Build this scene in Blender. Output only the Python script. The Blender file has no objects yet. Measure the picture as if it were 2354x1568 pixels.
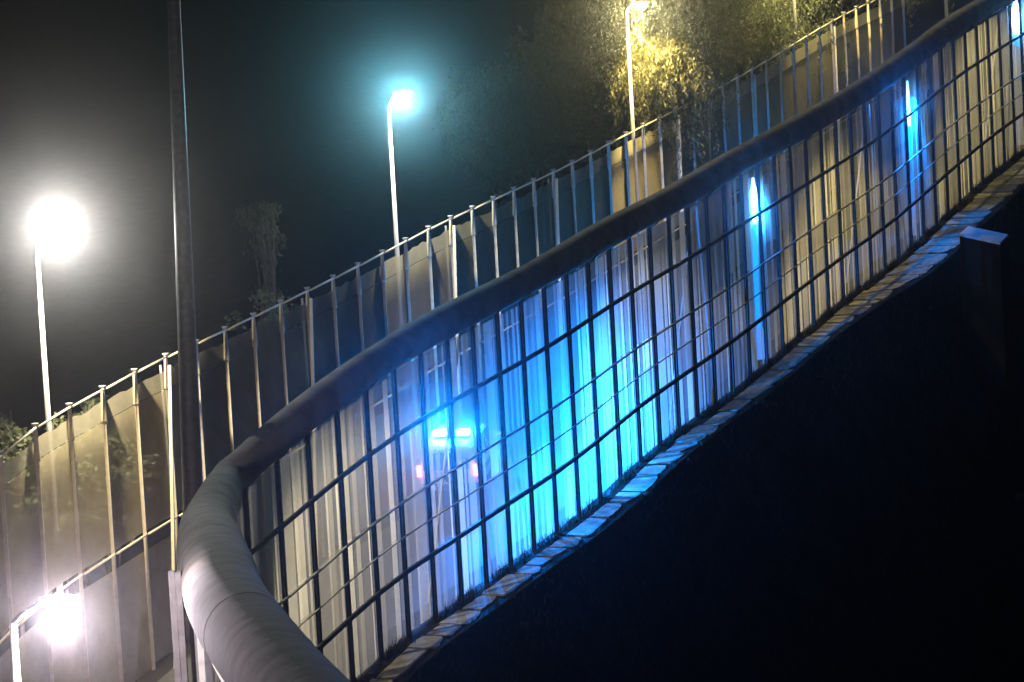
import bpy, bmesh, math, random
from mathutils import Vector, Matrix, Euler, noise
random.seed(7)
R = math.radians
sc = bpy.context.scene

# ------------------------------------------------------------------ camera
CAM_Z, PITCH, ROLL, LENS = 30.0, -4.0, 3.2, 100.0
cd = bpy.data.cameras.new('camera'); cam = bpy.data.objects.new('camera', cd)
sc.collection.objects.link(cam); sc.camera = cam
cd.lens = LENS; cd.sensor_width = 36.0; cd.clip_start = 0.5; cd.clip_end = 3000
CM = Matrix.Rotation(R(90 + PITCH), 3, 'X') @ Matrix.Rotation(R(-ROLL), 3, 'Z')
cam.rotation_euler = CM.to_euler(); cam.location = (0, 0, CAM_Z)
cd.dof.use_dof = False
CC = Vector((0, 0, CAM_Z))
W0, H0 = 2353.0, 1568.0
FP = LENS / 36.0 * W0
def P(x, y, d):                      # picture position + distance -> place in the world
    return CC + d * (CM @ Vector(((x - W0/2)/FP, -(y - H0/2)/FP, -1)))
CMI = CM.inverted()
def proj(p):
    q = CMI @ (Vector(p) - CC)
    return (W0/2 - FP*q.x/q.z, H0/2 + FP*q.y/q.z)

# ------------------------------------------------------------------ night sky and moon
wd = bpy.data.worlds.new('World'); sc.world = wd; wd.use_nodes = True
nt = wd.node_tree; bg = nt.nodes['Background']
sky = nt.nodes.new('ShaderNodeTexSky'); sky.sky_type = 'NISHITA'; sky.sun_disc = False
sky.sun_elevation = R(14); sky.sun_rotation = R(60)
nt.links.new(sky.outputs['Color'], bg.inputs['Color']); bg.inputs['Strength'].default_value = 0.000002
sl = bpy.data.lights.new('moon', 'SUN'); sl.energy = 0.001; sl.angle = R(0.5); sl.color = (0.8, 0.88, 1)
so = bpy.data.objects.new('moon', sl); sc.collection.objects.link(so)
so.rotation_euler = Euler((R(76), 0, R(-60)), 'XYZ')
vs = sc.view_settings; vs.view_transform = 'Standard'; vs.look = 'None'; vs.exposure = 0.5; vs.gamma = 1
vs.use_curve_mapping = False
cy = sc.cycles
cy.max_bounces = 6; cy.diffuse_bounces = 2; cy.glossy_bounces = 2; cy.transmission_bounces = 3
cy.transparent_max_bounces = 32; cy.volume_bounces = 0
cy.use_denoising = True
cy.sample_clamp_indirect = 4; cy.caustics_reflective = False; cy.caustics_refractive = False

LAMP_W = 7600.0
BLUE_W = 11000.0

# ------------------------------------------------------------------ materials
def nodes_of(name):
    m = bpy.data.materials.new(name); m.use_nodes = True
    return m, m.node_tree, m.node_tree.nodes['Principled BSDF']
def noisy(name, c0, c1, scale=8, rough=0.8, metal=0.0, bump=0.2, detail=6, spec=0.4):
    m, t, b = nodes_of(name); N = t.nodes
    tc = N.new('ShaderNodeTexCoord'); n = N.new('ShaderNodeTexNoise')
    n.inputs['Scale'].default_value = scale; n.inputs['Detail'].default_value = detail
    t.links.new(tc.outputs['Object'], n.inputs['Vector'])
    r = N.new('ShaderNodeValToRGB')
    r.color_ramp.elements[0].position = 0.3; r.color_ramp.elements[1].position = 0.7
    r.color_ramp.elements[0].color = (*c0, 1); r.color_ramp.elements[1].color = (*c1, 1)
    t.links.new(n.outputs['Fac'], r.inputs['Fac']); t.links.new(r.outputs['Color'], b.inputs['Base Color'])
    b.inputs['Roughness'].default_value = rough; b.inputs['Metallic'].default_value = metal
    b.inputs['Specular IOR Level'].default_value = spec
    if bump:
        bp = N.new('ShaderNodeBump'); bp.inputs['Strength'].default_value = bump; bp.inputs['Distance'].default_value = 0.05
        t.links.new(n.outputs['Fac'], bp.inputs['Height']); t.links.new(bp.outputs['Normal'], b.inputs['Normal'])
    return m
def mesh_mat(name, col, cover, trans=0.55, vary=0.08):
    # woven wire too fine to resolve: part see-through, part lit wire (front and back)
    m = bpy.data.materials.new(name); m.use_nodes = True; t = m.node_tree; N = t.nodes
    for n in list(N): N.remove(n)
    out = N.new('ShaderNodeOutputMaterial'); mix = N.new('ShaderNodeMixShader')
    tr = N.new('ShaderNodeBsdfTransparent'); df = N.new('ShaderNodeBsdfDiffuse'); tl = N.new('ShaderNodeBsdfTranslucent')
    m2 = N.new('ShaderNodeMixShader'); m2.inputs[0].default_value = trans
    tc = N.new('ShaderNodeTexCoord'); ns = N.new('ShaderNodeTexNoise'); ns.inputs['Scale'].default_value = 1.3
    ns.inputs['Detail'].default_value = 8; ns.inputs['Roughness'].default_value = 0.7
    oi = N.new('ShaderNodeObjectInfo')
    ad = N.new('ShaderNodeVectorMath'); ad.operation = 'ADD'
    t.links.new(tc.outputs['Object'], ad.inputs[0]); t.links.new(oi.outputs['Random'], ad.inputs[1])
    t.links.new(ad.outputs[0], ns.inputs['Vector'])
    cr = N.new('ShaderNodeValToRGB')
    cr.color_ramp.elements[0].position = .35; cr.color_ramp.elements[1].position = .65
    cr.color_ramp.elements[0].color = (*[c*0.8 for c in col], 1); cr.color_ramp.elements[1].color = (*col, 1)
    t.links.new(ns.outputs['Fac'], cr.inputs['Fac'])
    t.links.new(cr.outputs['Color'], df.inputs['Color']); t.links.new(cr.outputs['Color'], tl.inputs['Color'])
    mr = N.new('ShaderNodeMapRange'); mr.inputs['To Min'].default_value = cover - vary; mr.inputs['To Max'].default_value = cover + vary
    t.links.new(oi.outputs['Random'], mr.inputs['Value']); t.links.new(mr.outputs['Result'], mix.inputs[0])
    # round wires also catch light that comes along the sheet from above
    ge = N.new('ShaderNodeNewGeometry')
    for bs_, up_ in ((df, 1.3), (tl, -1.3)):
        a_ = N.new('ShaderNodeVectorMath'); a_.operation = 'ADD'; a_.inputs[1].default_value = (0, 0, up_)
        n_ = N.new('ShaderNodeVectorMath'); n_.operation = 'NORMALIZE'
        t.links.new(ge.outputs['Normal'], a_.inputs[0]); t.links.new(a_.outputs[0], n_.inputs[0]); t.links.new(n_.outputs[0], bs_.inputs['Normal'])
    t.links.new(df.outputs[0], m2.inputs[1]); t.links.new(tl.outputs[0], m2.inputs[2])
    t.links.new(tr.outputs[0], mix.inputs[1]); t.links.new(m2.outputs[0], mix.inputs[2])
    t.links.new(mix.outputs[0], out.inputs['Surface'])
    return m
def emit(name, col, s):
    m, t, b = nodes_of(name)
    b.inputs['Base Color'].default_value = (*col, 1); b.inputs['Emission Color'].default_value = (*col, 1)
    b.inputs['Emission Strength'].default_value = s
    return m
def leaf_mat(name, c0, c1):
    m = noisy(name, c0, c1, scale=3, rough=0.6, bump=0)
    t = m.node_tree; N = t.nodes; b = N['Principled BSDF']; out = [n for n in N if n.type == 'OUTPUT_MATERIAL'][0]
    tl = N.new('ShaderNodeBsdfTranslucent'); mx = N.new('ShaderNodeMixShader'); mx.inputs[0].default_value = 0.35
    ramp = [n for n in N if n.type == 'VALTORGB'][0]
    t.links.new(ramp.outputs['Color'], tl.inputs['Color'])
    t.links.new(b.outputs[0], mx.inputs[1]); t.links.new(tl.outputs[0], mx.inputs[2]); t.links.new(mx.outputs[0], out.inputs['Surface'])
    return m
M = {
 'steel': noisy('galvanised_steel', (.30, .31, .31), (.42, .43, .42), 6, .5, .35, .05),
 'cream': noisy('cream_painted_steel', (.48, .40, .26), (.62, .53, .35), 5, .55, 0, .05),
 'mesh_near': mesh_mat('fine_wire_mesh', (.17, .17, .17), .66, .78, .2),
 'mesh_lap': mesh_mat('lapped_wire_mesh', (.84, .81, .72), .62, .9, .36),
 'mesh_back': mesh_mat('weathered_wire_mesh', (.74, .64, .42), .64, .3),
 'mesh_dense': mesh_mat('double_wire_mesh', (.74, .68, .50), .82, .5, .03),
 'tube': noisy('grey_tube_plastic', (.10, .103, .10), (.215, .215, .205), 1.4, .9, 0, .3, 9, .15),
 'dark': noisy('dark_steel', (.03, .03, .035), (.06, .06, .065), 6, .55, .2, .05),
 'pole': noisy('pole_steel', (.5, .5, .5), (.62, .62, .6), 4, .45, .3, .02),
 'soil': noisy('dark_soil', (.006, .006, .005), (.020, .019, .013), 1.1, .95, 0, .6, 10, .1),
 'asphalt': noisy('asphalt', (.04, .04, .04), (.065, .064, .06), 9, .85, 0, .3),
 'concrete': noisy('concrete', (.17, .16, .13), (.34, .32, .26), 3.5, .9, 0, .5, 10),
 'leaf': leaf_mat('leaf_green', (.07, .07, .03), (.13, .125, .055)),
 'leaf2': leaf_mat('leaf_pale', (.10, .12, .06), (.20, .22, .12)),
 'grass': leaf_mat('dry_grass', (.022, .022, .012), (.05, .045, .022)),
 'bark': noisy('bark', (.06, .045, .03), (.12, .09, .06), 5, .95, 0, .6),
 'paint': noisy('white_car_paint', (.62, .63, .64), (.68, .69, .70), 2, .35, 0, .0),
 'carblack': noisy('black_trim', (.012, .012, .013), (.02, .02, .021), 6, .5, 0, .05),
 'green': noisy('green_stripe', (.01, .09, .04), (.012, .11, .05), 3, .4, 0, 0),
 'rubber': noisy('rubber', (.012, .012, .012), (.022, .022, .022), 9, .9, 0, .2),
 'tail': emit('tail_lens', (1, .07, .2), 22),
 'beam_blue': emit('blue_flash_lens', (.12, .48, 1), 100),
 'bay_glow': emit('blue_bay_glow', (0, .40, 1), 1.5),
 'plate': noisy('plate_white', (.7, .7, .7), (.78, .78, .78), 3, .4, 0, 0),
}
def glass_mat():
    m, t, b = nodes_of('dark_car_glass'); b.inputs['Base Color'].default_value = (.01, .012, .014, 1)
    b.inputs['Roughness'].default_value = .06; return m
M['glass'] = glass_mat()

# ------------------------------------------------------------------ object helpers
col = sc.collection
def tag(o, label=None, cat=None, group=None, kind=None):
    if label: o['label'] = label
    if cat: o['category'] = cat
    if group: o['group'] = group
    if kind: o['kind'] = kind
    return o
def empty(name, loc=(0, 0, 0), rz=0.0):
    o = bpy.data.objects.new(name, None); col.objects.link(o); o.location = loc; o.rotation_euler = (0, 0, rz); return o
class MB:
    def __init__(s): s.v = []; s.f = []
    def quad(s, a, b, c, d):
        n = len(s.v); s.v += [tuple(a), tuple(b), tuple(c), tuple(d)]; s.f.append((n, n+1, n+2, n+3)); return s
    def hexa(s, p):                    # 8 corners: bottom ring 0-3, top ring 4-7
        n = len(s.v); s.v += [tuple(q) for q in p]
        for f in ((0,3,2,1),(4,5,6,7),(0,1,5,4),(1,2,6,5),(2,3,7,6),(3,0,4,7)): s.f.append(tuple(n+i for i in f))
        return s
    def box(s, x0, x1, y0, y1, z0, z1):
        return s.hexa([(x0,y0,z0),(x1,y0,z0),(x1,y1,z0),(x0,y1,z0),(x0,y0,z1),(x1,y0,z1),(x1,y1,z1),(x0,y1,z1)])
    def bar(s, a, b, wx, wy, up=Vector((0,0,1))):   # square bar from a to b
        a = Vector(a); b = Vector(b); d = (b-a).normalized()
        x = d.cross(up)
        if x.length < 1e-4: x = d.cross(Vector((1,0,0)))
        x.normalize(); y = x.cross(d).normalized(); x *= wx/2; y *= wy/2
        return s.hexa([a-x-y, a+x-y, a+x+y, a-x+y, b-x-y, b+x-y, b+x+y, b-x+y])
    def tube(s, pts, rad, n=12, caps=True):
        rings = []; pts = [Vector(p) for p in pts]; X = None
        for i, p in enumerate(pts):
            d = (pts[min(i+1, len(pts)-1)] - pts[max(i-1, 0)]).normalized()
            if X is None:
                X = d.cross(Vector((0,0,1)))
                if X.length < 1e-3: X = d.cross(Vector((1,0,0)))
            X = (X - d*X.dot(d)).normalized(); Y = d.cross(X)
            r = rad[i] if hasattr(rad, '__len__') else rad
            b = len(s.v)
            for k in range(n):
                a = 2*math.pi*k/n; s.v.append(tuple(p + r*(math.cos(a)*X + math.sin(a)*Y)))
            rings.append(b)
        for b0, b1 in zip(rings, rings[1:]):
            for k in range(n): s.f.append((b0+k, b0+(k+1)%n, b1+(k+1)%n, b1+k))
        if caps:
            s.f.append(tuple(rings[0]+k for k in reversed(range(n)))); s.f.append(tuple(rings[-1]+k for k in range(n)))
        return s
    def build(s, name, mat, parent=None, smooth=False, at=None):
        me = bpy.data.meshes.new(name)
        v = s.v
        if at is not None: v = [(p[0]-at[0], p[1]-at[1], p[2]-at[2]) for p in v]
        me.from_pydata(v, [], s.f); me.update()
        me.materials.append(mat if not isinstance(mat, str) else M[mat])
        if smooth: me.polygons.foreach_set('use_smooth', [True]*len(me.polygons))
        o = bpy.data.objects.new(name, me); col.objects.link(o)
        if at is not None: o.location = at
        if parent is not None: o.parent = parent
        return o
def lamp_light(name, loc, power, color, radius, parent):
    l = bpy.data.lights.new(name, 'POINT'); l.energy = power; l.color = color; l.shadow_soft_size = radius
    o = bpy.data.objects.new(name, l); col.objects.link(o); o.location = loc; o.parent = parent; return o
def interp(tab, x):
    if x <= tab[0][0]:
        (a, b), (c, d) = tab[0], tab[1]; return b + (d-b)*(x-a)/(c-a)
    for (a, b), (c, d) in zip(tab, tab[1:]):
        if x <= c:
            t = (x-a)/(c-a); return b + (d-b)*t
    (a, b), (c, d) = tab[-2], tab[-1]; return b + (d-b)*(x-a)/(c-a)

# ------------------------------------------------------------------ lines of the place
SX, SY = 0.4738, 0.8814                       # direction of the fences in plan (s); w runs away from the camera's valley
def plan(s, w): return (-4.36 + SX*s - SY*w, 80 + SY*s + SX*w)
def z_on(curve, s, w):                        # height of a line seen in the picture, standing on plan (s, w)
    X, Y = plan(s, w); lo, hi = CAM_Z-60, CAM_Z+45
    for _ in range(46):
        m = (lo+hi)/2; x, y = proj((X, Y, m))
        if y > interp(curve, x): lo = m
        else: hi = m
    return (lo+hi)/2
BASE = [(836,1548),(888,1497),(958,1445),(1028,1405),(1090,1356),(1137,1323),(1189,1285),(1264,1238),(1389,1137),(1466,1060),
        (1515,1025),(1559,990),(1603,958),(1633,940),(1683,902),(1760,838),(1850,760),(1955,676),(2019,632),(2055,604),(2130,535),(2214,458),(2242,432),(2296,386),(2353,345)]
TUBETOP = [(480,1100),(530,1052),(600,985),(680,917),(750,868),(860,792),(930,747),(1000,706),(1060,683),(1150,640),(1240,595),(1300,560),
        (1400,492),(1500,453),(1600,396),(1660,357),(1750,306),(1800,288),(1860,250),(1940,208),(2000,170),(2060,132),(2100,100),(2150,58),(2200,25),(2250,0),(2353,-60)]
BACKTOP = [(0,1045),(65,985),(140,945),(217,905),(297,862),(375,820),(455,788),(522,756),(592,722),(660,690),(728,657),(795,625),(858,592),(915,563),
        (975,530),(1028,505),(1083,481),(1137,456),(1190,432),(1240,410),(1290,387),(1440,308),(1540,258),(1580,238),(1617,219),(1653,200),(1690,180),(1760,140),(1820,103),(1870,72),(1940,32),(2010,0)]
def smooth_tab(f, a, b, step, k):
    xs = [a + i*step for i in range(int((b-a)/step)+1)]; ys = [f(x) for x in xs]
    for _ in range(k): ys = [ys[0]] + [(ys[i-1]+2*ys[i]+ys[i+1])/4 for i in range(1, len(ys)-1)] + [ys[-1]]
    return list(zip(xs, ys))
T_BASE = smooth_tab(lambda s: z_on(BASE, s, 0), -4, 66, 1.0, 3)
T_TUBE = smooth_tab(lambda s: z_on(TUBETOP, s, 0), -9, 72, 0.5, 50)
T_BACK = smooth_tab(lambda s: z_on(BACKTOP, s, 7), -8, 64, 1.0, 2)
def zb(s):                                    # ground height along the fence line
    if s < -4: return T_BASE[0][1] + 0.16*max(s+4, -30)
    if s > 66: return T_BASE[-1][1] + 0.27*min(s-66, 60)
    return interp(T_BASE, s)
def zt(s): return interp(T_TUBE, s) if s < 72 else T_TUBE[-1][1] + .3*(s-72)
def zk(s): return interp(T_BACK, s)
def at(s, w, z): X, Y = plan(s, w); return Vector((X, Y, z))
def strip_w(s):
    t = min(max((s-31)/11, 0), 1); return 1.55 + .7*t*t*(3-2*t)
ZC = zb(-7)

# ------------------------------------------------------------------ ground
def sstep(a, b, x): t = min(max((x-a)/(b-a), 0), 1); return t*t*(3-2*t)
def ground_z(s, w):
    z = zb(s)
    sw = strip_w(s)
    if w < -sw:
        d = -sw - w
        drop = 1.9*d if d < 11 else 20.9 + 0.18*(min(d, 90)-11)
        X, Y = plan(s, w)
        # level spur that carries the fence after its corner
        k = sstep(3.2, 0.8, abs(X + 10.5) - 8.5) * sstep(16, 24, Y) * sstep(84, 74, Y)
        zz = z - drop + .5*noise.noise(Vector((s*.4, w*.4, 0)))*min(d, 1)
        return zz*(1-k) + max(ZC, zz)*k
    if w > 9: return z - 0.36*min(w-9, 45) + 150*sstep(75, 420, w) + .25*noise.noise(Vector((s*.3, w*.3, 3)))*min((w-9)/2, 1) + 8*noise.noise(Vector((s*.012, w*.012, 8)))*sstep(70, 140, w)
    return z
ws = [-900,-400,-220,-140,-100,-70,-55,-46,-40,-36,-32,-29,-26,-24,-22,-20,-18,-16,-14.5,-13,-12,-11,-10,-9,-8,-7,-6,-5.2,-4.6,-4.15,-3.6,-3,-2.5,-2.1,-1.8,-1.56,-1.54,-1.2,-.8,-.4,0,.8,1.6,7.6,8.2,9,10,11.5,13,15,18,22,30,45,60,75,95,120,150,190,240,300,370,450,600,900]
ss = [-900,-500,-300,-200,-140,-110,-90,-75,-65,-58] + [-52+i for i in range(132)] + [84,90,98,108,120,140,170,220,320,500,900]
mb = MB(); nw = len(ws)
for s in ss:
    for w in ws:
        w2 = w
        if abs(w+1.56) < .001: w2 = -strip_w(s) - .02
        elif abs(w+1.54) < .001: w2 = -strip_w(s) + .0
        elif -1.54 < w < 0: w2 = w*strip_w(s)/1.55
        elif w < -1.56: w2 = w - (strip_w(s)-1.55)
        mb.v.append(tuple(at(s, w2, ground_z(s, w2))))
for i in range(len(ss)-1):
    for j in range(nw-1): mb.f.append((i*nw+j, i*nw+j+1, (i+1)*nw+j+1, (i+1)*nw+j))
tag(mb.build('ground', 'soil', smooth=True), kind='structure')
def ribbon(name, mat, s0, s1, wf0, wf1, dz, nwid=2):
    mb = MB(); n = int((s1-s0)/1.0)
    for i in range(n+1):
        s = s0 + (s1-s0)*i/n
        for k in range(nwid+1):
            w = wf0(s) + (wf1(s)-wf0(s))*k/nwid; mb.v.append(tuple(at(s, w, zb(s)+dz)))
    q = nwid+1
    for i in range(n):
        for k in range(nwid): mb.f.append((i*q+k, i*q+k+1, (i+1)*q+k+1, (i+1)*q+k))
    return tag(mb.build(name, mat), kind='structure')
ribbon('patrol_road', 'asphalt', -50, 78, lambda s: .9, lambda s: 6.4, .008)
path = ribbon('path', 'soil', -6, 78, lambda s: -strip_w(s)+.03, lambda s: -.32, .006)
s = -5.6
while s < 76:                                  # pale patches shaped as light falling between post shadows, uneven outer edges
    ln = random.uniform(.75, 2.1); a, b = s+.05, s+ln-random.uniform(.05,.14); n = 6; m = MB(); rows_ = []
    o0, o1 = random.uniform(.0,.35), random.uniform(.0,.35); ins = random.uniform(.38,.55); lift = random.uniform(.03,.07)
    for i in range(n+1):
        t = i/n; q = a+(b-a)*t; cut = .07*(abs(2*t-1)**6)
        outw = -strip_w(q)+.05+o0+(o1-o0)*t+cut+random.uniform(-.03,.03); inw = -ins-random.uniform(0,.05)
        rows_.append([at(q,outw,zb(q)+.0), at(q,outw+.03,zb(q)+lift), at(q,inw-.03,zb(q)+lift), at(q,inw,zb(q)+.0)])
    for r_ in rows_: m.v += [tuple(p) for p in r_]
    for i in range(n):
        for k in range(3): m.f.append((i*4+k, i*4+k+1, i*4+5+k, i*4+4+k))
    m.f.append((0,3,2,1)[::-1]); m.f.append((n*4,n*4+1,n*4+2,n*4+3)[::-1])
    m.build('light_patch', 'concrete', path); s += ln


# ------------------------------------------------------------------ street lamps
def street_lamp(label, ppx, hpx, d, color, power, base_z, aim, thick=.075, lean=0, lens_s=30, glow=.12, gcol=None, bowl=.30, cone=88, glare=.6):
    gcol = gcol or color
    top = P(*ppx, d); head = P(*hpx, d-.35)
    foot = Vector((top.x + lean, top.y, base_z))
    root = empty('street_lamp', foot); tag(root, label, 'street lamp', 'street lamps behind the fence')
    lc = lambda v: v - foot
    MB().tube([lc(foot + Vector((0,0,-.3))), lc(foot+(top-foot)*.1), lc(foot+(top-foot)*.55), lc(top)], [thick*1.5, thick*1.4, thick*1.1, thick*.75], 14).build('pole', 'pole', root, True)
    MB().box(-.22,.22,-.22,.22,-.02,.03).build('base_plate', 'steel', root)
    dirv = (head-top); side = Vector((dirv.x, dirv.y, 0)).normalized()
    h0 = head - side*.36
    MB().tube([lc(top), lc(top + (h0-top)*.35 + Vector((0,0,.05))), lc(top + (h0-top)*.75 + Vector((0,0,.03))), lc(h0)], thick*.62, 10).build('arm', 'pole', root, True)
    # cobra head: flattened shell with the lens under it
    m = MB(); up = Vector((0,0,1)); cr = side.cross(up)
    prof = [(-.42,.05,.05),(-.3,.12,.08),(0,.17,.11),(.25,.16,.09),(.36,.08,.04)]
    n = 12
    for (t, wd_, hh) in prof:
        for k in range(n):
            a = 2*math.pi*k/n; zz = math.sin(a)
            m.v.append(tuple(lc(head) + side*t + cr*wd_*math.cos(a) + up*((hh if zz > 0 else hh*.35)*zz + .06)))
    for i in range(len(prof)-1):
        for k in range(n): m.f.append((i*n+k, i*n+(k+1)%n, (i+1)*n+(k+1)%n, (i+1)*n+k))
    m.f.append(tuple(range(n))); m.f.append(tuple(reversed(range((len(prof)-1)*n, len(prof)*n))))
    hd = m.build('lamp_head', 'pole', root, True)
    l = MB()
    rings_ = 8
    for i in range(rings_+1):
        ph = math.pi*.5*i/rings_; 
        for k in range(20):
            a = 2*math.pi*k/20
            l.v.append(tuple(lc(head) + Vector((0,0,.02)) + side*bowl*math.cos(ph)*math.cos(a) + cr*bowl*math.cos(ph)*math.sin(a) - up*bowl*.85*math.sin(ph)))
    for i in range(rings_):
        for k in range(20): l.f.append((i*20+k, i*20+(k+1)%20, (i+1)*20+(k+1)%20, (i+1)*20+k))
    l.f.append(tuple(range(20)))
    l.build('lens', emit('lamp_lens', gcol, lens_s), hd, True)
    lamp_light('lamp_light', lc(head) + Vector((0,0,-bowl-.08)), power*glow, color, .10, root)
    l = bpy.data.lights.new('beam', 'SPOT'); l.energy = power; l.color = [a*b for a, b in zip(color, (1,.90,.68))]; l.shadow_soft_size = .24
    l.spot_size = R(cone); l.spot_blend = .35
    o = bpy.data.objects.new('beam', l); col.objects.link(o); o.parent = root; o.location = lc(head) + Vector((0,0,-bowl-.1))
    o.rotation_euler = (aim - head).to_track_quat('-Z', 'Y').to_euler()
    # extra spot added toward the viewer so the haze shows a halo
    l = bpy.data.lights.new('halo_spot', 'SPOT'); l.energy = power*glare; l.color = gcol; l.shadow_soft_size = .12
    l.spot_size = R(96); l.spot_blend = 1.0
    o = bpy.data.objects.new('halo_spot', l); col.objects.link(o); o.parent = root; o.location = lc(head) + Vector((0,-bowl-.06,-.1))
    o.rotation_euler = Vector((0,-1,.03)).to_track_quat('-Z', 'Y').to_euler()
    return root
lamp_specs = [
 ('slim street lamp with warm white glow standing above the leafy bushes', (82,530), (135,512), 79.5, (1,.95,.86), 1.3, -4.66),
 ('slim street lamp with cyan white glow between the mast and the dark trees', (893,245), (927,217), 96.3, (.90,.95,1), .55, 14.4),
 ('slim street lamp with yellow glow beside the drooping tree', (1440,25), (1472,12), 112.2, (1,.86,.42), 1.0, 32.3),
 ('slim street lamp with pale yellow light in front of the leafy tree', (1812,-255), (1838,-275), 129.5, (1,.9,.5), 1.1, 51.5),
 ('slim street lamp farthest up the hill behind the fence', (2150,-520), (2174,-538), 146.5, (1,.92,.55), 1.4, 70.6),
]
for (lab, pp, hp, d, c, k, s) in lamp_specs:
    street_lamp(lab, pp, hp, d, c, LAMP_W*k, zb(s), glow=.05 if 30 < s < 40 else .12, lens_s=9 if 30 < s < 40 else 30, aim=at(s+5.5, 5.6, zb(s+5.5)), glare=.46 if s < 0 else (.7 if s == 14.4 else .28), gcol=(.20,.80,1) if s == 14.4 else None, bowl=.30 if s < 0 else .27)
street_lamp('street lamp with pinkish glare on a short arm beside the tube elbow', (30,1432), (140,1385), 52, (1,.84,.94), LAMP_W*.2, ZC, P(400,1500,58), thick=.085, glow=1.2, bowl=.26, cone=130, glare=.5)

# ------------------------------------------------------------------ the fence with the tube on top
PITCH_S = 1.6
TR = 0.47
fence = empty('security_fence', at(-6, 0, zb(-6)))
tag(fence, 'tall wire mesh security fence carrying the fat grey tube along its top', 'fence')
FO = fence.location.copy()
def fl(s, w, z): return at(s, w, z) - FO
def tubebot(s): return zt(s) - 2*TR*1.04
posts_s = [-7.8 + PITCH_S*i for i in range(48)]
def lev(s, k): return zb(s) + k*(tubebot(s)-zb(s))
K_RAIL1, K_THIN1, K_THIN2, K_LOW = .765, .51, .38, .25
rows = [(.985, K_RAIL1), (K_RAIL1, K_THIN1), (K_THIN1, K_THIN2), (K_THIN2, K_LOW), (K_LOW, .008)]
for i, s in enumerate(posts_s):
    m = MB()
    z0, z1 = zb(s)-.3-FO.z, tubebot(s)+.12-FO.z
    def pbox(ds, w0, w1):
        a = [at(s-ds, w1, 0), at(s+ds, w1, 0), at(s+ds, w0, 0), at(s-ds, w0, 0)]
        m.hexa([(p.x-FO.x, p.y-FO.y, z0) for p in a] + [(p.x-FO.x, p.y-FO.y, z1) for p in a])
    pbox(.062, -.025, -.01); pbox(.012, -.10, -.026); pbox(.062, -.115, -.101)
    m.build('post', 'dark', fence)
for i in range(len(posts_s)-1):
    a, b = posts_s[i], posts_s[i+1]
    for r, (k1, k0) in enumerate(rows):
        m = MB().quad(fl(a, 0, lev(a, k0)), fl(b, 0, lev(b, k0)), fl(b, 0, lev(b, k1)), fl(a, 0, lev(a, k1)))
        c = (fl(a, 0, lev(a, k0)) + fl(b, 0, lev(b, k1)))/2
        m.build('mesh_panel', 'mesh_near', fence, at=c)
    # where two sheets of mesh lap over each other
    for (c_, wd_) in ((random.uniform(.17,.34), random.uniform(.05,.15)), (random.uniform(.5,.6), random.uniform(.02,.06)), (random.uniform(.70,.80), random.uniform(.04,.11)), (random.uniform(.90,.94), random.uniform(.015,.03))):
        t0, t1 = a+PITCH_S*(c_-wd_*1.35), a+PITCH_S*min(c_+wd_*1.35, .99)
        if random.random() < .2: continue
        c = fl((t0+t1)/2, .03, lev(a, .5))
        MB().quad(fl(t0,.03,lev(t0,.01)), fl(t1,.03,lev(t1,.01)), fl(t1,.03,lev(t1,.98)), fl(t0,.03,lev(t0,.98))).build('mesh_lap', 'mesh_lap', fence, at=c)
    g = .004
    for k, th, dp, w in ((K_RAIL1, .12, .08, -.16), (K_LOW, .13, .08, -.16), (K_THIN1, .05, .08, -.16), (K_THIN2, .03, .05, -.145)):
        p0 = fl(a+g, w, lev(a, k)); p1 = fl(b-g, w, lev(b, k))
        MB().bar(p0, p1, dp, th).build('rail', 'dark' if k in (K_RAIL1, K_LOW) else 'steel', fence)
# diagonal braces behind a few bays
for s in (6.6, 24.2, 41.8, 59.4):
    MB().bar(fl(s, .42, lev(s, .95)), fl(s-1.9, .9, zb(s-1.9)), .07, .07).build('brace', 'steel', fence)
    MB().bar(fl(s+.2, .42, lev(s, .95)), fl(s+2.0, .9, zb(s+2)), .06, .06).build('brace', 'steel', fence)

# tube: ringed sections, sagging and swelling a little between their ends
def tube_path():
    pts = []
    corner = [(900,1900,26,.62),(750,1690,33.5,.64),(645,1560,40,.66),(574,1468,46,.72),(523,1389,52,.75),(500,1318,58,.79),(484,1258,63.5,.76),(480,1205,68.5,.66)]
    for x, y, d, r in corner: pts.append((P(x, y, d), r))
    s = -6.9
    while s < 73:
        pts.append((at(s, .02, zt(s)-TR*1.04), TR)); s += .8
    return pts
ctrl = tube_path()
# resample with Catmull-Rom
def cr(p0, p1, p2, p3, t):
    return .5*((2*p1) + (p2-p0)*t + (2*p0-5*p1+4*p2-p3)*t*t + (3*p1-p0-3*p2+p3)*t**3)
dense = []
for i in range(len(ctrl)-1):
    q = [ctrl[max(i-1,0)], ctrl[i], ctrl[i+1], ctrl[min(i+2,len(ctrl)-1)]]
    n = max(2, int((q[2][0]-q[1][0]).length/.05))
    for k in range(n):
        t = k/n; dense.append((cr(q[0][0],q[1][0],q[2][0],q[3][0],t), q[1][1]+(q[2][1]-q[1][1])*t))
L = 0; cum = [0]
for a, b in zip(dense, dense[1:]): L += (b[0]-a[0]).length; cum.append(L)
li = next(i for i, d in enumerate(dense) if d[0].y > 74)
joint0 = cum[li]
bounds = [0, cum[li]*.42, cum[li]*.72, cum[li]-.4]
j = joint0 + 9.0
while j < L: bounds.append(j); j += 9.4
bounds.append(L)
step = .065
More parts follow.
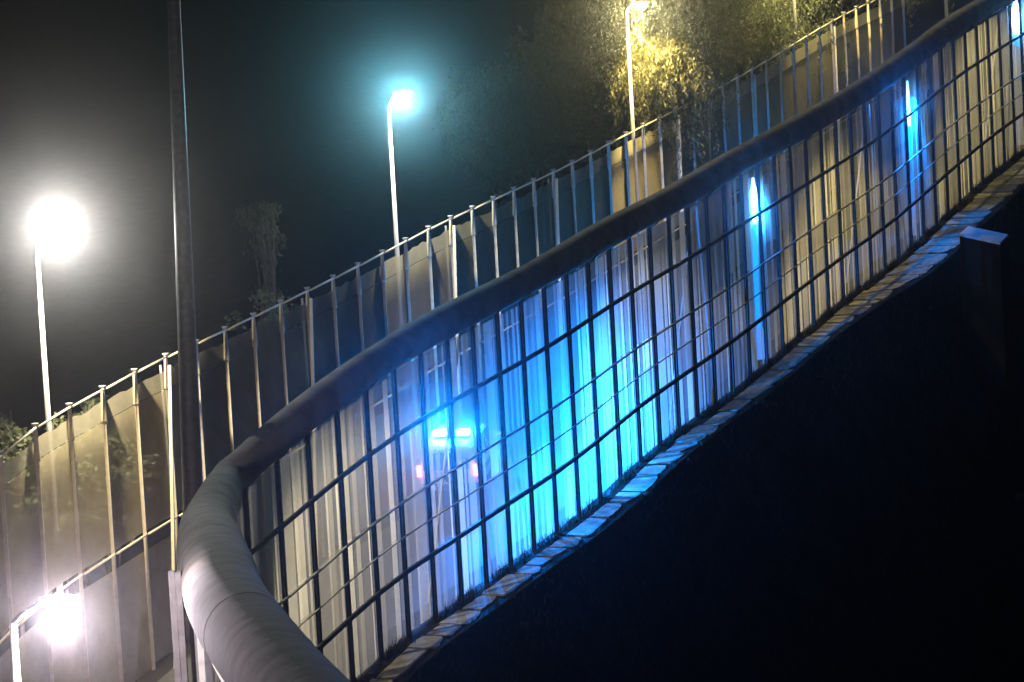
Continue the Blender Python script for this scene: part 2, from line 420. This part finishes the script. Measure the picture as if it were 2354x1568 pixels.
for bi in range(len(bounds)-1):
    a, b = bounds[bi], bounds[bi+1]
    pts, rad = [], []; idx = 0; n = max(4, int((b-a-.02)/step)); near = b <= joint0
    for k in range(n+1):
        l = a + .01 + (b-a-.02)*k/n
        while idx < len(cum)-2 and cum[idx+1] < l: idx += 1
        t = (l-cum[idx])/max(cum[idx+1]-cum[idx], 1e-6)
        p = dense[idx][0].lerp(dense[idx+1][0], t); r = dense[idx][1]*(1-t) + dense[idx+1][1]*t
        u = (l-a)/(b-a)
        r *= 1 + (.06*math.sin(math.pi*u) - .03 + .018*noise.noise(Vector((l*.9,0,5))) if not near else .012*noise.noise(Vector((l*.9,0,5))))
        r += (1 if k % 2 else -1)*(.002 if near else .009)
        if k == 0 or k == n: r -= .008
        pts.append(p - FO); rad.append(r)
    sec = MB().tube(pts, rad, 28).build('tube_section', 'tube', fence, True)
    if 0 < bi:
        d = (pts[1]-pts[0]).normalized()
        MB().tube([pts[0]-d*.09, pts[0]-d*.07, pts[0]+d*.07, pts[0]+d*.09], [rad[2]-.02, rad[2]+.008, rad[2]+.008, rad[2]-.02], 28).build('joint_ring', 'tube', sec, True)
# saddles that hold the tube on the posts
for i, s in enumerate(posts_s[2:]):
    if i % 3 == 0:
        z = zt(s)-TR*1.04
        pp = [fl(s, .02 + (TR+.05)*math.sin(t), z - (TR+.05)*math.cos(t)) for t in [(-1.1+.22*k) for k in range(11)]]
        MB().tube(pp, .028, 6).build('saddle', 'dark', fence, True)
# the return after the corner: posts, curved rail, mesh under the near tube
ret = [(bounds[-1], None)]
rp = [(P(x, y, d), r) for x, y, d, r in [(645,1560,40,.66),(574,1468,46,.72),(523,1389,52,.75),(500,1318,58,.79),(484,1258,63.5,.76),(480,1205,68.5,.66)]]
prev = None
dirn = (rp[0][0]-rp[-1][0]); dirn.z = 0; dirn.normalize(); lft = Vector((dirn.y, -dirn.x, 0))
if lft.x > 0: lft = -lft
for p, r in rp:
    q = p + lft*(r*.55) + Vector((0,0,-r*.98)); g = ground_z(*( (lambda X, Y: ((X+4.36)*SX+(Y-80)*SY, -(X+4.36)*SY+(Y-80)*SX))(q.x, q.y)))
    g = min(g, q.z-4)
    foot = Vector((q.x, q.y, g-.3))
    MB().bar(foot-FO, q-FO, .13, .13, Vector((0,1,0))).build('post', 'steel', fence)
    if prev:
        MB().bar(prev[0]-FO, q-FO, .12, .12).build('rail', 'cream', fence)
        o1, o2 = prev[0]+lft*-.09, q+lft*-.09
        c = (o1+o2)/2-FO
        MB().quad(Vector((o1.x,o1.y,prev[1]))-FO, Vector((o2.x,o2.y,g))-FO, o2-FO-Vector((0,0,.1)), o1-FO-Vector((0,0,.1))).build('mesh_panel', 'mesh_near', fence, at=c)
    prev = (q, g)

# ------------------------------------------------------------------ the plain fence behind the road
back = empty('rear_fence', at(-8, 7, zb(-8)))
tag(back, 'cream mesh fence with capped posts and thin top rail behind the road', 'fence')
BO = back.location.copy()
def bl(s, w, z): return at(s, w, z) - BO
bs = []
s = -9.0
while s < 66: bs.append(s); s += PITCH_S
MIDK = 4.75
for s in bs:
    z1 = zk(s); z0 = zb(s)-.3
    m = MB(); m.bar(bl(s, 7.0, z0), bl(s, 7.0, z1-.95), .10, .12, Vector((0,1,0)))
    po = m.build('post', 'cream', back)
    m = MB(); m.tube([bl(s,7.0,z1-.96), bl(s,7.0,z1-.9), bl(s,7.0,z1-.12), bl(s,7.0,z1+.02)], [.085,.09,.06,.05], 10); m.build('sleeve', 'cream', po, True)
    m = MB(); m.tube([bl(s,7.0,z1+.02), bl(s,7.0,z1+.06), bl(s,7.0,z1+.11)], [.05,.09,.11], 10); m.build('cap', 'steel', po, True)
for a, b in zip(bs, bs[1:]):
    g = .003
    MB().tube([bl(a+.05,6.93,zk(a)), bl(b-.05,6.93,zk(b))], .035, 8).build('top_rail', 'cream', back, True)
    MB().tube([bl(a+.05,6.91,zk(a)-MIDK), bl(b-.05,6.91,zk(b)-MIDK)], .038, 8).build('middle_rail', 'cream', back, True)
    def sheet(k1, k0, w, mat, name):
        f = lambda s, k: (zk(s)-k)
        c = bl((a+b)/2, w, f((a+b)/2, (k1+k0)/2))
        n = 5; m = MB()
        for i in range(n+1):
            t = a+(b-a)*i/n
            m.v += [tuple(bl(t, w, f(t, k0))), tuple(bl(t, w, f(t, k1) + (random.uniform(-.05,.05) if name == 'mesh_strip' else 0)))]
        for i in range(n): m.f.append((2*i, 2*i+2, 2*i+3, 2*i+1))
        m.build(name, mat, back, at=c)
    sheet(.40, .95, 7.085, 'mesh_dense', 'mesh_strip')
    sheet(.96, MIDK-.05, 7.07, 'mesh_back', 'mesh_panel')
    hb = zk((a+b)/2)-zb((a+b)/2)
    sheet(MIDK+.5, hb-.05, 7.07, 'mesh_back', 'mesh_panel')
for s in (.6, 9.0, 18.2, 27.0, 37.4, 46.0, 55.0):
    s = min(bs, key=lambda q: abs(q-s))
    MB().bar(bl(s-.02, 6.86, zk(s)-.25), bl(s-1.5, 6.3, zb(s-1.5)), .09, .09).build('brace', 'cream', back)
    MB().bar(bl(s+.02, 7.22, zk(s)-.25), bl(s+1.3, 7.9, zb(s+1.3)), .07, .07).build('brace', 'steel', back)

# ------------------------------------------------------------------ mast and pillar by the corner
mt = P(398, -30, 77); mbm = P(440, 1120, 77)
mast = empty('mast', (mbm.x, mbm.y, ZC)); tag(mast, 'tall dark tapered mast rising past the rear fence behind the tube elbow', 'mast')
MO = mast.location
MB().tube([Vector((0,0,-.3)), Vector((0,0,6)), mt-MO, mt-MO+Vector((0,0,4))], [.32,.30,.17,.15], 18).build('shaft', 'dark', mast, True)
MB().tube([(0,0,0),(0,0,.06)], .42, 18).build('base_flange', 'steel', mast)
for k in range(8):
    a = k*math.pi/4; MB().tube([(.34*math.cos(a),.34*math.sin(a),.05),(.34*math.cos(a),.34*math.sin(a),.16)], .025, 6).build('bolt', 'steel', mast)
pt = P(402, 1312, 56)
pil = empty('steel_column', (pt.x, pt.y, ZC)); tag(pil, 'stout grey steel column with flat top left of the tube elbow', 'column')
hh = pt.z - ZC
MB().box(-.125,.0,-.12,.12,-.3,hh).build('shaft', 'dark', pil)
MB().box(.004,.12,-.10,.10,-.3,hh-1.6).build('shaft', 'dark', pil)
MB().box(.004,.125,-.12,.12,hh-1.597,hh-.02).build('cover_plate', 'dark', pil)

# ------------------------------------------------------------------ blue flash lights on the fence
def flash(label, px, d, size, power, tail, aim=(.88,-.47,-.15)):
    p = P(*px, d); root = empty('flash_light', p); tag(root, label, 'flash light', 'blue flash lights behind the fence')
    h, w = size
    # p is the lens centre; bracket goes back to the fence post
    MB().box(-w*.4,w*.4,.07,.16,-h*.45,h*.55).build('housing', 'dark', root)
    m = MB(); n = 10
    prof = [(-h*.5,.25),(-h*.42,.8),(-h*.1,1),(h*.25,.8),(h*.5,.2)]
    for z, k in prof:
        for i in range(n):
            a = 2*math.pi*i/n; m.v.append((math.cos(a)*w*.45*k, math.sin(a)*.06*k, z))
    for i in range(len(prof)-1):
        for k in range(n): m.f.append((i*n+k, i*n+(k+1)%n, (i+1)*n+(k+1)%n, (i+1)*n+k))
    m.f.append(tuple(reversed(range(n)))); m.f.append(tuple(range((len(prof)-1)*n, len(prof)*n)))
    m.build('lens', 'beam_blue', root, True)
    z, k = -h*.62, .0
    gz = ground_z(*((lambda X, Y: ((X+4.36)*SX+(Y-80)*SY, -(X+4.36)*SY+(Y-80)*SX))(p.x, p.y)))
    MB().box(-w*.75,w*.75,.165,.20,gz-p.z-.2,h*.5).build('reflector_board', 'plate', root)  # pale reflector added to catch the blue light down to the ground
    MB().hexa([(-w*.72,.10,-h*.55-tail),(w*.3,.10,-h*.7-tail),(w*.3,.15,-h*.7-tail),(-w*.72,.15,-h*.55-tail),(-w*.3,.10,-h*.52),(w*.3,.10,-h*.52),(w*.3,.15,-h*.52),(-w*.3,.15,-h*.52)]).build('lit_bay_glow', 'bay_glow', root)  # added glow standing for blue light down the mesh bay, no lamp
    l = bpy.data.lights.new('flash_beam', 'SPOT'); l.energy = power; l.color = (0,.22,1); l.shadow_soft_size = .12
    l.spot_size = R(160); l.spot_blend = .4
    o = bpy.data.objects.new('flash_beam', l); col.objects.link(o); o.parent = root; o.location = (0.05, -.22, 0)
    o.rotation_euler = Vector(aim).to_track_quat('-Z', 'Y').to_euler()
# stand just behind the mesh: distance of the fence there plus a little
def fence_depth(x, y):
    best = None
    for i in range(900):
        s = -6 + i*.09; q = proj(at(s, 0, zb(s)+5)); e = abs(q[0]-x)
        if best is None or e < best[0]: best = (e, at(s, 0, 0).y)
    return best[1]
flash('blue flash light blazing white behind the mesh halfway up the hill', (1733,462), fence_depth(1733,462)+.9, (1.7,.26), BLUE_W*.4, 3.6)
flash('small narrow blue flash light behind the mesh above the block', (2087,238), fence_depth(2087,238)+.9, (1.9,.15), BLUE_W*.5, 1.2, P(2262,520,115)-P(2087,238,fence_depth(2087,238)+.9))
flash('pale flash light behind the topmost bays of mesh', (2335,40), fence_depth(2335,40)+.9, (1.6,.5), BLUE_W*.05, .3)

# ------------------------------------------------------------------ patrol car
cpos = P(1036, 1164, 95.6)
sX = (cpos.x+4.36)*SX+(cpos.y-80)*SY
car = empty('patrol_car', (cpos.x, cpos.y, zb(sX)+.012), R(-13)); tag(car, 'white patrol car with red tail lights and glowing blue roof bar on the road', 'car')
slope = math.atan2(zb(sX+1.5)-zb(sX-1.5), 3.0); car.rotation_euler = Euler((slope*.9, 0, R(-13)), 'XYZ')
def carbody():
    bm = bmesh.new()
    # cross sections along y (rear y=0, front y=4.7): half widths and heights
    prof = [(0.02,.98,.55,.98,1.02,.93,1.80,.80),(0.18,1.0,.42,1.04,1.04,1.0,1.90,.84),(1.6,1.02,.38,1.05,1.05,1.02,1.93,.85),(2.6,1.02,.38,1.05,1.06,1.02,1.90,.84),
            (3.2,1.02,.38,1.05,1.08,1.0,1.16,.92),(4.2,1.0,.42,1.02,1.05,.96,1.10,.88),(4.65,.94,.5,.95,.9,.9,.95,.84)]
    rings = []
    for (y, w0, z0, w1, z1, w2, z2, w3) in prof:
        zs = [(-w0*.92,z0),(-w1,z0+.12),(-w1,z1),(-w2*.985,z1+.05),(-w3,z2-.06),(-w3*.9,z2),(w3*.9,z2),(w3,z2-.06),(w2*.985,z1+.05),(w1,z1),(w1,z0+.12),(w0*.92,z0)]
        rings.append([bm.verts.new((x, y, z)) for x, z in zs])
    for a, b in zip(rings, rings[1:]):
        for k in range(12): bm.faces.new((a[k], b[k], b[(k+1)%12], a[(k+1)%12]))
    bm.faces.new(rings[0]); bm.faces.new(list(reversed(rings[-1])))
    bmesh.ops.recalc_face_normals(bm, faces=bm.faces)
    bmesh.ops.bevel(bm, geom=[e for e in bm.edges if e.is_boundary is False and e.calc_face_angle(0) > .5], offset=.03, segments=2, affect='EDGES')
    me = bpy.data.meshes.new('body'); bm.to_mesh(me); bm.free(); me.materials.append(M['paint'])
    o = bpy.data.objects.new('body', me); col.objects.link(o); o.parent = car; return o
body = carbody()
MB().hexa([(-.82,-.012,1.12),(.82,-.012,1.12),(.82,.05,1.12),(-.82,.05,1.12),(-.70,.012,1.72),(.70,.012,1.72),(.70,.08,1.72),(-.70,.08,1.72)]).build('rear_window', 'glass', car)
for sx in (-1, 1):
    for (y0, y1) in ((.25,1.15),(1.22,2.0),(2.07,2.75)):
        MB().hexa([(sx*1.004,y0,1.13),(sx*1.004,y1,1.13),(sx*.97,y1,1.13),(sx*.97,y0,1.13),(sx*.868,y0+.06,1.80),(sx*.868,y1-.06,1.80),(sx*.83,y1-.06,1.80),(sx*.83,y0+.06,1.80)]).build('side_window', 'glass', car)
    MB().box(min(sx*1.045,sx*1.062),max(sx*1.045,sx*1.062),.3,4.0,.78,.95).build('side_stripe', 'green', car)
    tl = MB().box(sx*.975-.075,sx*.975+.075,-.045,.10,1.10-.19,1.10-.02).build('tail_light', 'tail', car)
    MB().box(sx*.975-.075,sx*.975+.075,-.045,.10,1.10+.01,1.10+.17).build('lens', 'tail', tl)
    MB().box(sx*.93-.10,sx*.93+.10,-.03,.05,.66,.70).build('reflector', 'plate', car)
    MB().box(min(sx*1.06,sx*1.25),max(sx*1.06,sx*1.25),2.85,2.95,1.10,1.34).build('mirror', 'carblack', car)
    for y in (.85, 3.75):
        wh = MB().tube([(sx*.80,y,.38),(sx*.82,y,.38),(sx*1.04,y,.38),(sx*1.06,y,.38)], [.34,.38,.38,.34], 24).build('wheel', 'rubber', car, True)
        MB().tube([(sx*1.05,y,.38),(sx*1.068,y,.38)], [.22,.20], 18).build('rim', 'steel', wh)
MB().box(-1.0,1.0,-.12,.10,.42,.62).build('bumper', 'carblack', car)
pl = MB().box(-.86,-.40,-.145,-.122,.44,.60).build('licence_plate', 'plate', car)
sp = MB().tube([(.25,-.20,1.0),(.25,-.18,1.0),(.25,-.02,1.0),(.25,-.015,1.0)], [.30,.35,.35,.33], 28).build('spare_wheel', 'rubber', car, True)
MB().tube([(.25,-.215,1.0),(.25,-.20,1.0)], [.14,.2], 18).build('rim', 'steel', sp, True)
MB().box(-.75,-.62,-.03,.01,1.0,1.04).build('door_handle', 'carblack', car)
bar = MB().box(-.62,.62,.95,1.22,1.95,2.0).build('light_bar', 'carblack', car)
for (x0, x1) in ((-.62,-.22),(.20,.62)):
    MB().box(x0,x1,.93,1.24,2.004,2.16).build('lens', 'beam_blue', bar)
for (x, y, k, aim_) in ((-.42, 1.08, 1.0, (1,-.55,-.05)), (.42, .95, 1.2, (1,-.55,-.05)), (.42, 1.15, 1.5, (1,.55,-.05))):
    lamp_light('bar_glow', (x, y, 2.30), BLUE_W*.02*k, (0,.22,1), .12, car)
    l = bpy.data.lights.new('bar_beam', 'SPOT'); l.energy = BLUE_W*2.0*k; l.color = (0,.22,1); l.shadow_soft_size = .10
    l.spot_size = R(122); l.spot_blend = .5
    o = bpy.data.objects.new('bar_beam', l); col.objects.link(o); o.parent = car; o.location = (x+.25, y, 2.28)
    o.rotation_euler = Vector(aim_).to_track_quat('-Z', 'Y').to_euler()

# ------------------------------------------------------------------ block, stone
def st(p): return ((p.x+4.36)*SX+(p.y-80)*SY, -(p.x+4.36)*SY+(p.y-80)*SX)
bp = P(2262, 560, 115)
s_, w_ = st(bp)
blk = empty('concrete_block', (bp.x, bp.y, ground_z(s_, w_)), R(-30)); tag(blk, 'concrete block pier with blue lit sloping cap below the fence', 'block')
zt_ = P(2262, 528, 115).z - blk.location.z
tb = [(-.85,-.5,zt_-.20),(.85,-.5,zt_-.62),(.85,.5,zt_-.34),(-.85,.5,zt_+.06)]
MB().hexa([(-.85,-.5,-.8),(.85,-.5,-.8),(.85,.5,-.8),(-.85,.5,-.8)] + tb).build('pier', 'soil', blk)  # concrete coloured near black under the pale cap: shade of its unlit face
MB().hexa([(x*1.02,y*1.02,z+.004) for x, y, z in tb] + [(x,y,z+.09) for x, y, z in tb]).build('cap', 'plate', blk)
rpz = P(2322, 672, 111); s_, w_ = st(rpz)
bm = bmesh.new(); bmesh.ops.create_icosphere(bm, subdivisions=3, radius=.3)
for v in bm.verts: v.co *= 1 + .25*noise.noise(v.co*2.2); v.co.z *= .7
me = bpy.data.meshes.new('boulder'); bm.to_mesh(me); bm.free(); me.materials.append(M['concrete'])
o = bpy.data.objects.new('boulder', me); col.objects.link(o); o.location = (rpz.x, rpz.y, ground_z(s_, w_)+.08); me.materials[0] = M['grass']
tag(o, 'small pale boulder on the dark slope below the block', 'boulder')

# ------------------------------------------------------------------ plants
def leafblob(mb, c, n, rx, ry, rz, ls, droop=0.0):
    for _ in range(n):
        while True:
            q = Vector((random.uniform(-1,1), random.uniform(-1,1), random.uniform(-1,1)))
            if .15 < q.length < 1: break
        p = Vector(c) + Vector((q.x*rx, q.y*ry, q.z*rz))
        d = Vector((random.gauss(0,1), random.gauss(0,1), random.gauss(0,.7) - droop)).normalized()
        sd = d.cross(Vector((random.gauss(0,1), random.gauss(0,1), random.gauss(0,1)))).normalized()
        l = ls*random.uniform(.6,1.3); w = l*.28
        mb.quad(p, p + d*l*.5 + sd*w, p + d*l, p + d*l*.5 - sd*w)
def tree(label, base, height, rad, crown_z, strands, mat, group, droop=1.6, leaf=.17):
    base = Vector(base); root = empty('tree', base); tag(root, label, 'tree', group)
    tk = MB(); top = Vector((random.uniform(-.4,.4), random.uniform(-.4,.4), height*.8))
    mid = Vector((random.uniform(-.3,.3), random.uniform(-.3,.3), height*.4))
    tk.tube([(0,0,-.4), mid, top], [.26,.18,.06], 10)
    ends = []
    for i in range(13):
        a = i*2.4; k = .35 + .6*i/13; st_ = (mid*(1-k) + top*k) if k > .5 else Vector((0,0,height*k))*.6+mid*.4
        e = Vector((math.cos(a)*rad*random.uniform(.5,.95), math.sin(a)*rad*random.uniform(.5,.95), crown_z + random.uniform(-.35,.75)*rad))
        m = (st_+e)/2 + Vector((0,0,.6)); tk.tube([st_, m, e], [.08,.05,.02], 6); ends.append(e); ends.append(m)
    tk.build('trunk', 'bark', root, True)
    lf = MB()
    for _ in range(strands):
        e = random.choice(ends) + Vector((random.gauss(0,rad*.16), random.gauss(0,rad*.16), random.gauss(0,rad*.12)))
        ln = random.uniform(.35,1.0)*droop; n = int(10 + ln*20); sw = Vector((random.gauss(0,.25), random.gauss(0,.25), 0))
        for i in range(n):
            t = i/n; p = e + Vector((0,0,-ln*t)) + sw*t + Vector((random.gauss(0,.12), random.gauss(0,.12), 0))
            d = Vector((random.gauss(0,.5), random.gauss(0,.5), -1)).normalized()
            sd = d.cross(Vector((random.gauss(0,1), random.gauss(0,1), .2))).normalized()
            l = leaf*random.uniform(.6,1.3); w = l*.17
            lf.quad(p, p+d*l*.5+sd*w, p+d*l, p+d*l*.5-sd*w)
    lf.build('crown', mat, root)
def tbase(px, d, dz=0):
    p = P(px, 300, d); s, w = st(p); return Vector((p.x, p.y, ground_z(s, w)+dz))
def pz(x, y, d): return P(x, y, d).z
def put_tree(label, px, py_mid, d, rad, strands, mat, droop):
    b = tbase(px, d); cz = pz(px, py_mid, d) - b.z
    tree(label, b, cz + rad*.6, rad, cz, strands, mat, 'trees behind the rear fence', droop)
put_tree('drooping tree with yellow lit hanging foliage beside the yellow street lamp', 1470, 95, 116.5, 3.4, 2100, 'leaf', 3.0)
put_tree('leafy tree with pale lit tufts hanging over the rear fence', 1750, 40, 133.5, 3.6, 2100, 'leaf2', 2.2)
put_tree('dim dark tree filling the gap between the two lit trees', 1610, -20, 150, 4.0, 2100, 'leaf', 2.6)
put_tree('dark tree almost lost in shadow between the cyan and yellow lamps', 1240, 250, 134, 4.2, 2100, 'leaf', 2.6)
put_tree('tall tree at the crest behind the topmost rear fence posts', 1960, -120, 158, 4.5, 2100, 'leaf', 2.6)
def bush(label, px, py_top, d, rx, h, mat, n=2600, cat='bush', group='bushes along the rear fence'):
    t = P(px, py_top, d); s, w = st(t); g = min(ground_z(s, w), t.z-.8)
    root = empty('bush', (t.x, t.y, g)); tag(root, label, cat, group)
    st_ = MB(); H = t.z-g
    lf = MB()
    for i in range(9):
        a = i*.7; e = Vector((math.cos(a)*rx*.6*random.random(), math.sin(a)*rx*.6*random.random(), H*random.uniform(.7,.97)))
        st_.tube([(0,0,-.1), e*.5+Vector((random.uniform(-.2,.2),0,0)), e], [.05,.03,.012], 5)
        for k in range(6):
            leafblob(lf, e - Vector((random.gauss(0,.3*rx), random.gauss(0,.3*rx), random.uniform(0,1)*h)), n//54, .38, .38, .42, .2)
    st_.build('stem', 'bark', root); lf.build('foliage', mat, root)
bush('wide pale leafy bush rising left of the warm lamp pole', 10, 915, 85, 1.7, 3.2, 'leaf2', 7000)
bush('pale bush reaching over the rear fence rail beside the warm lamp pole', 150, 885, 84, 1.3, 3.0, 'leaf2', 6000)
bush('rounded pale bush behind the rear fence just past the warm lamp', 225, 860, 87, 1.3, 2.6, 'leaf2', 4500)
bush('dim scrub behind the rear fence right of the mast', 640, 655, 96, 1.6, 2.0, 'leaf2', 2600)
put_tree('slender dim tree whose tip rises high above the rear fence near the mast', 588, 500, 101, .7, 70, 'leaf', .8)

# grass tufts along the foot of the fence and on the steep slope
g = MB()
def blade(p, h, lean):
    d = Vector((random.gauss(0,lean), random.gauss(0,lean), 1)).normalized()*h; sd = Vector((random.gauss(0,1), random.gauss(0,1), 0)).normalized()*.012
    g.quad(p-sd, p+sd, p+d+sd*.2, p+d-sd*.2)
for _ in range(5200):
    s = random.uniform(-5, 72); k = noise.noise(Vector((s*.7, 0, 0)))
    if k + .35 < random.random()*.9: continue
    w = random.gauss(-.18, .12); p = at(s, w, zb(s))
    for _ in range(3): blade(p + Vector((random.gauss(0,.03), random.gauss(0,.03), 0)), random.uniform(.10,.38), .35)
for _ in range(9000):
    s = random.uniform(-5, 72); w = -strip_w(s) - abs(random.gauss(0, 3.0)) + .1
    p = at(s, w, ground_z(s, w))
    for _ in range(2): blade(p + Vector((random.gauss(0,.05), random.gauss(0,.05), 0)), random.uniform(.08,.3), .5)
tag(g.build('grass', 'grass'), 'short dry grass tufts along the foot of the fence and the slope', 'grass', kind='stuff')

# ------------------------------------------------------------------ night haze
hz = MB().box(-1400, 1400, -1400, 1500, -60, 260).build('haze', 'soil'); tag(hz, 'thin night haze glowing round the street lamps', 'haze', kind='stuff')
hm = bpy.data.materials.new('haze'); hm.use_nodes = True; t = hm.node_tree
for n in list(t.nodes): t.nodes.remove(n)
out = t.nodes.new('ShaderNodeOutputMaterial'); pv = t.nodes.new('ShaderNodeVolumePrincipled')
pv.inputs['Color'].default_value = (.95, .97, 1, 1); pv.inputs['Density'].default_value = 0.00040; pv.inputs['Anisotropy'].default_value = 0.976
t.links.new(pv.outputs['Volume'], out.inputs['Volume'])
hz.data.materials.clear(); hz.data.materials.append(hm); hz.display_type = 'WIRE'
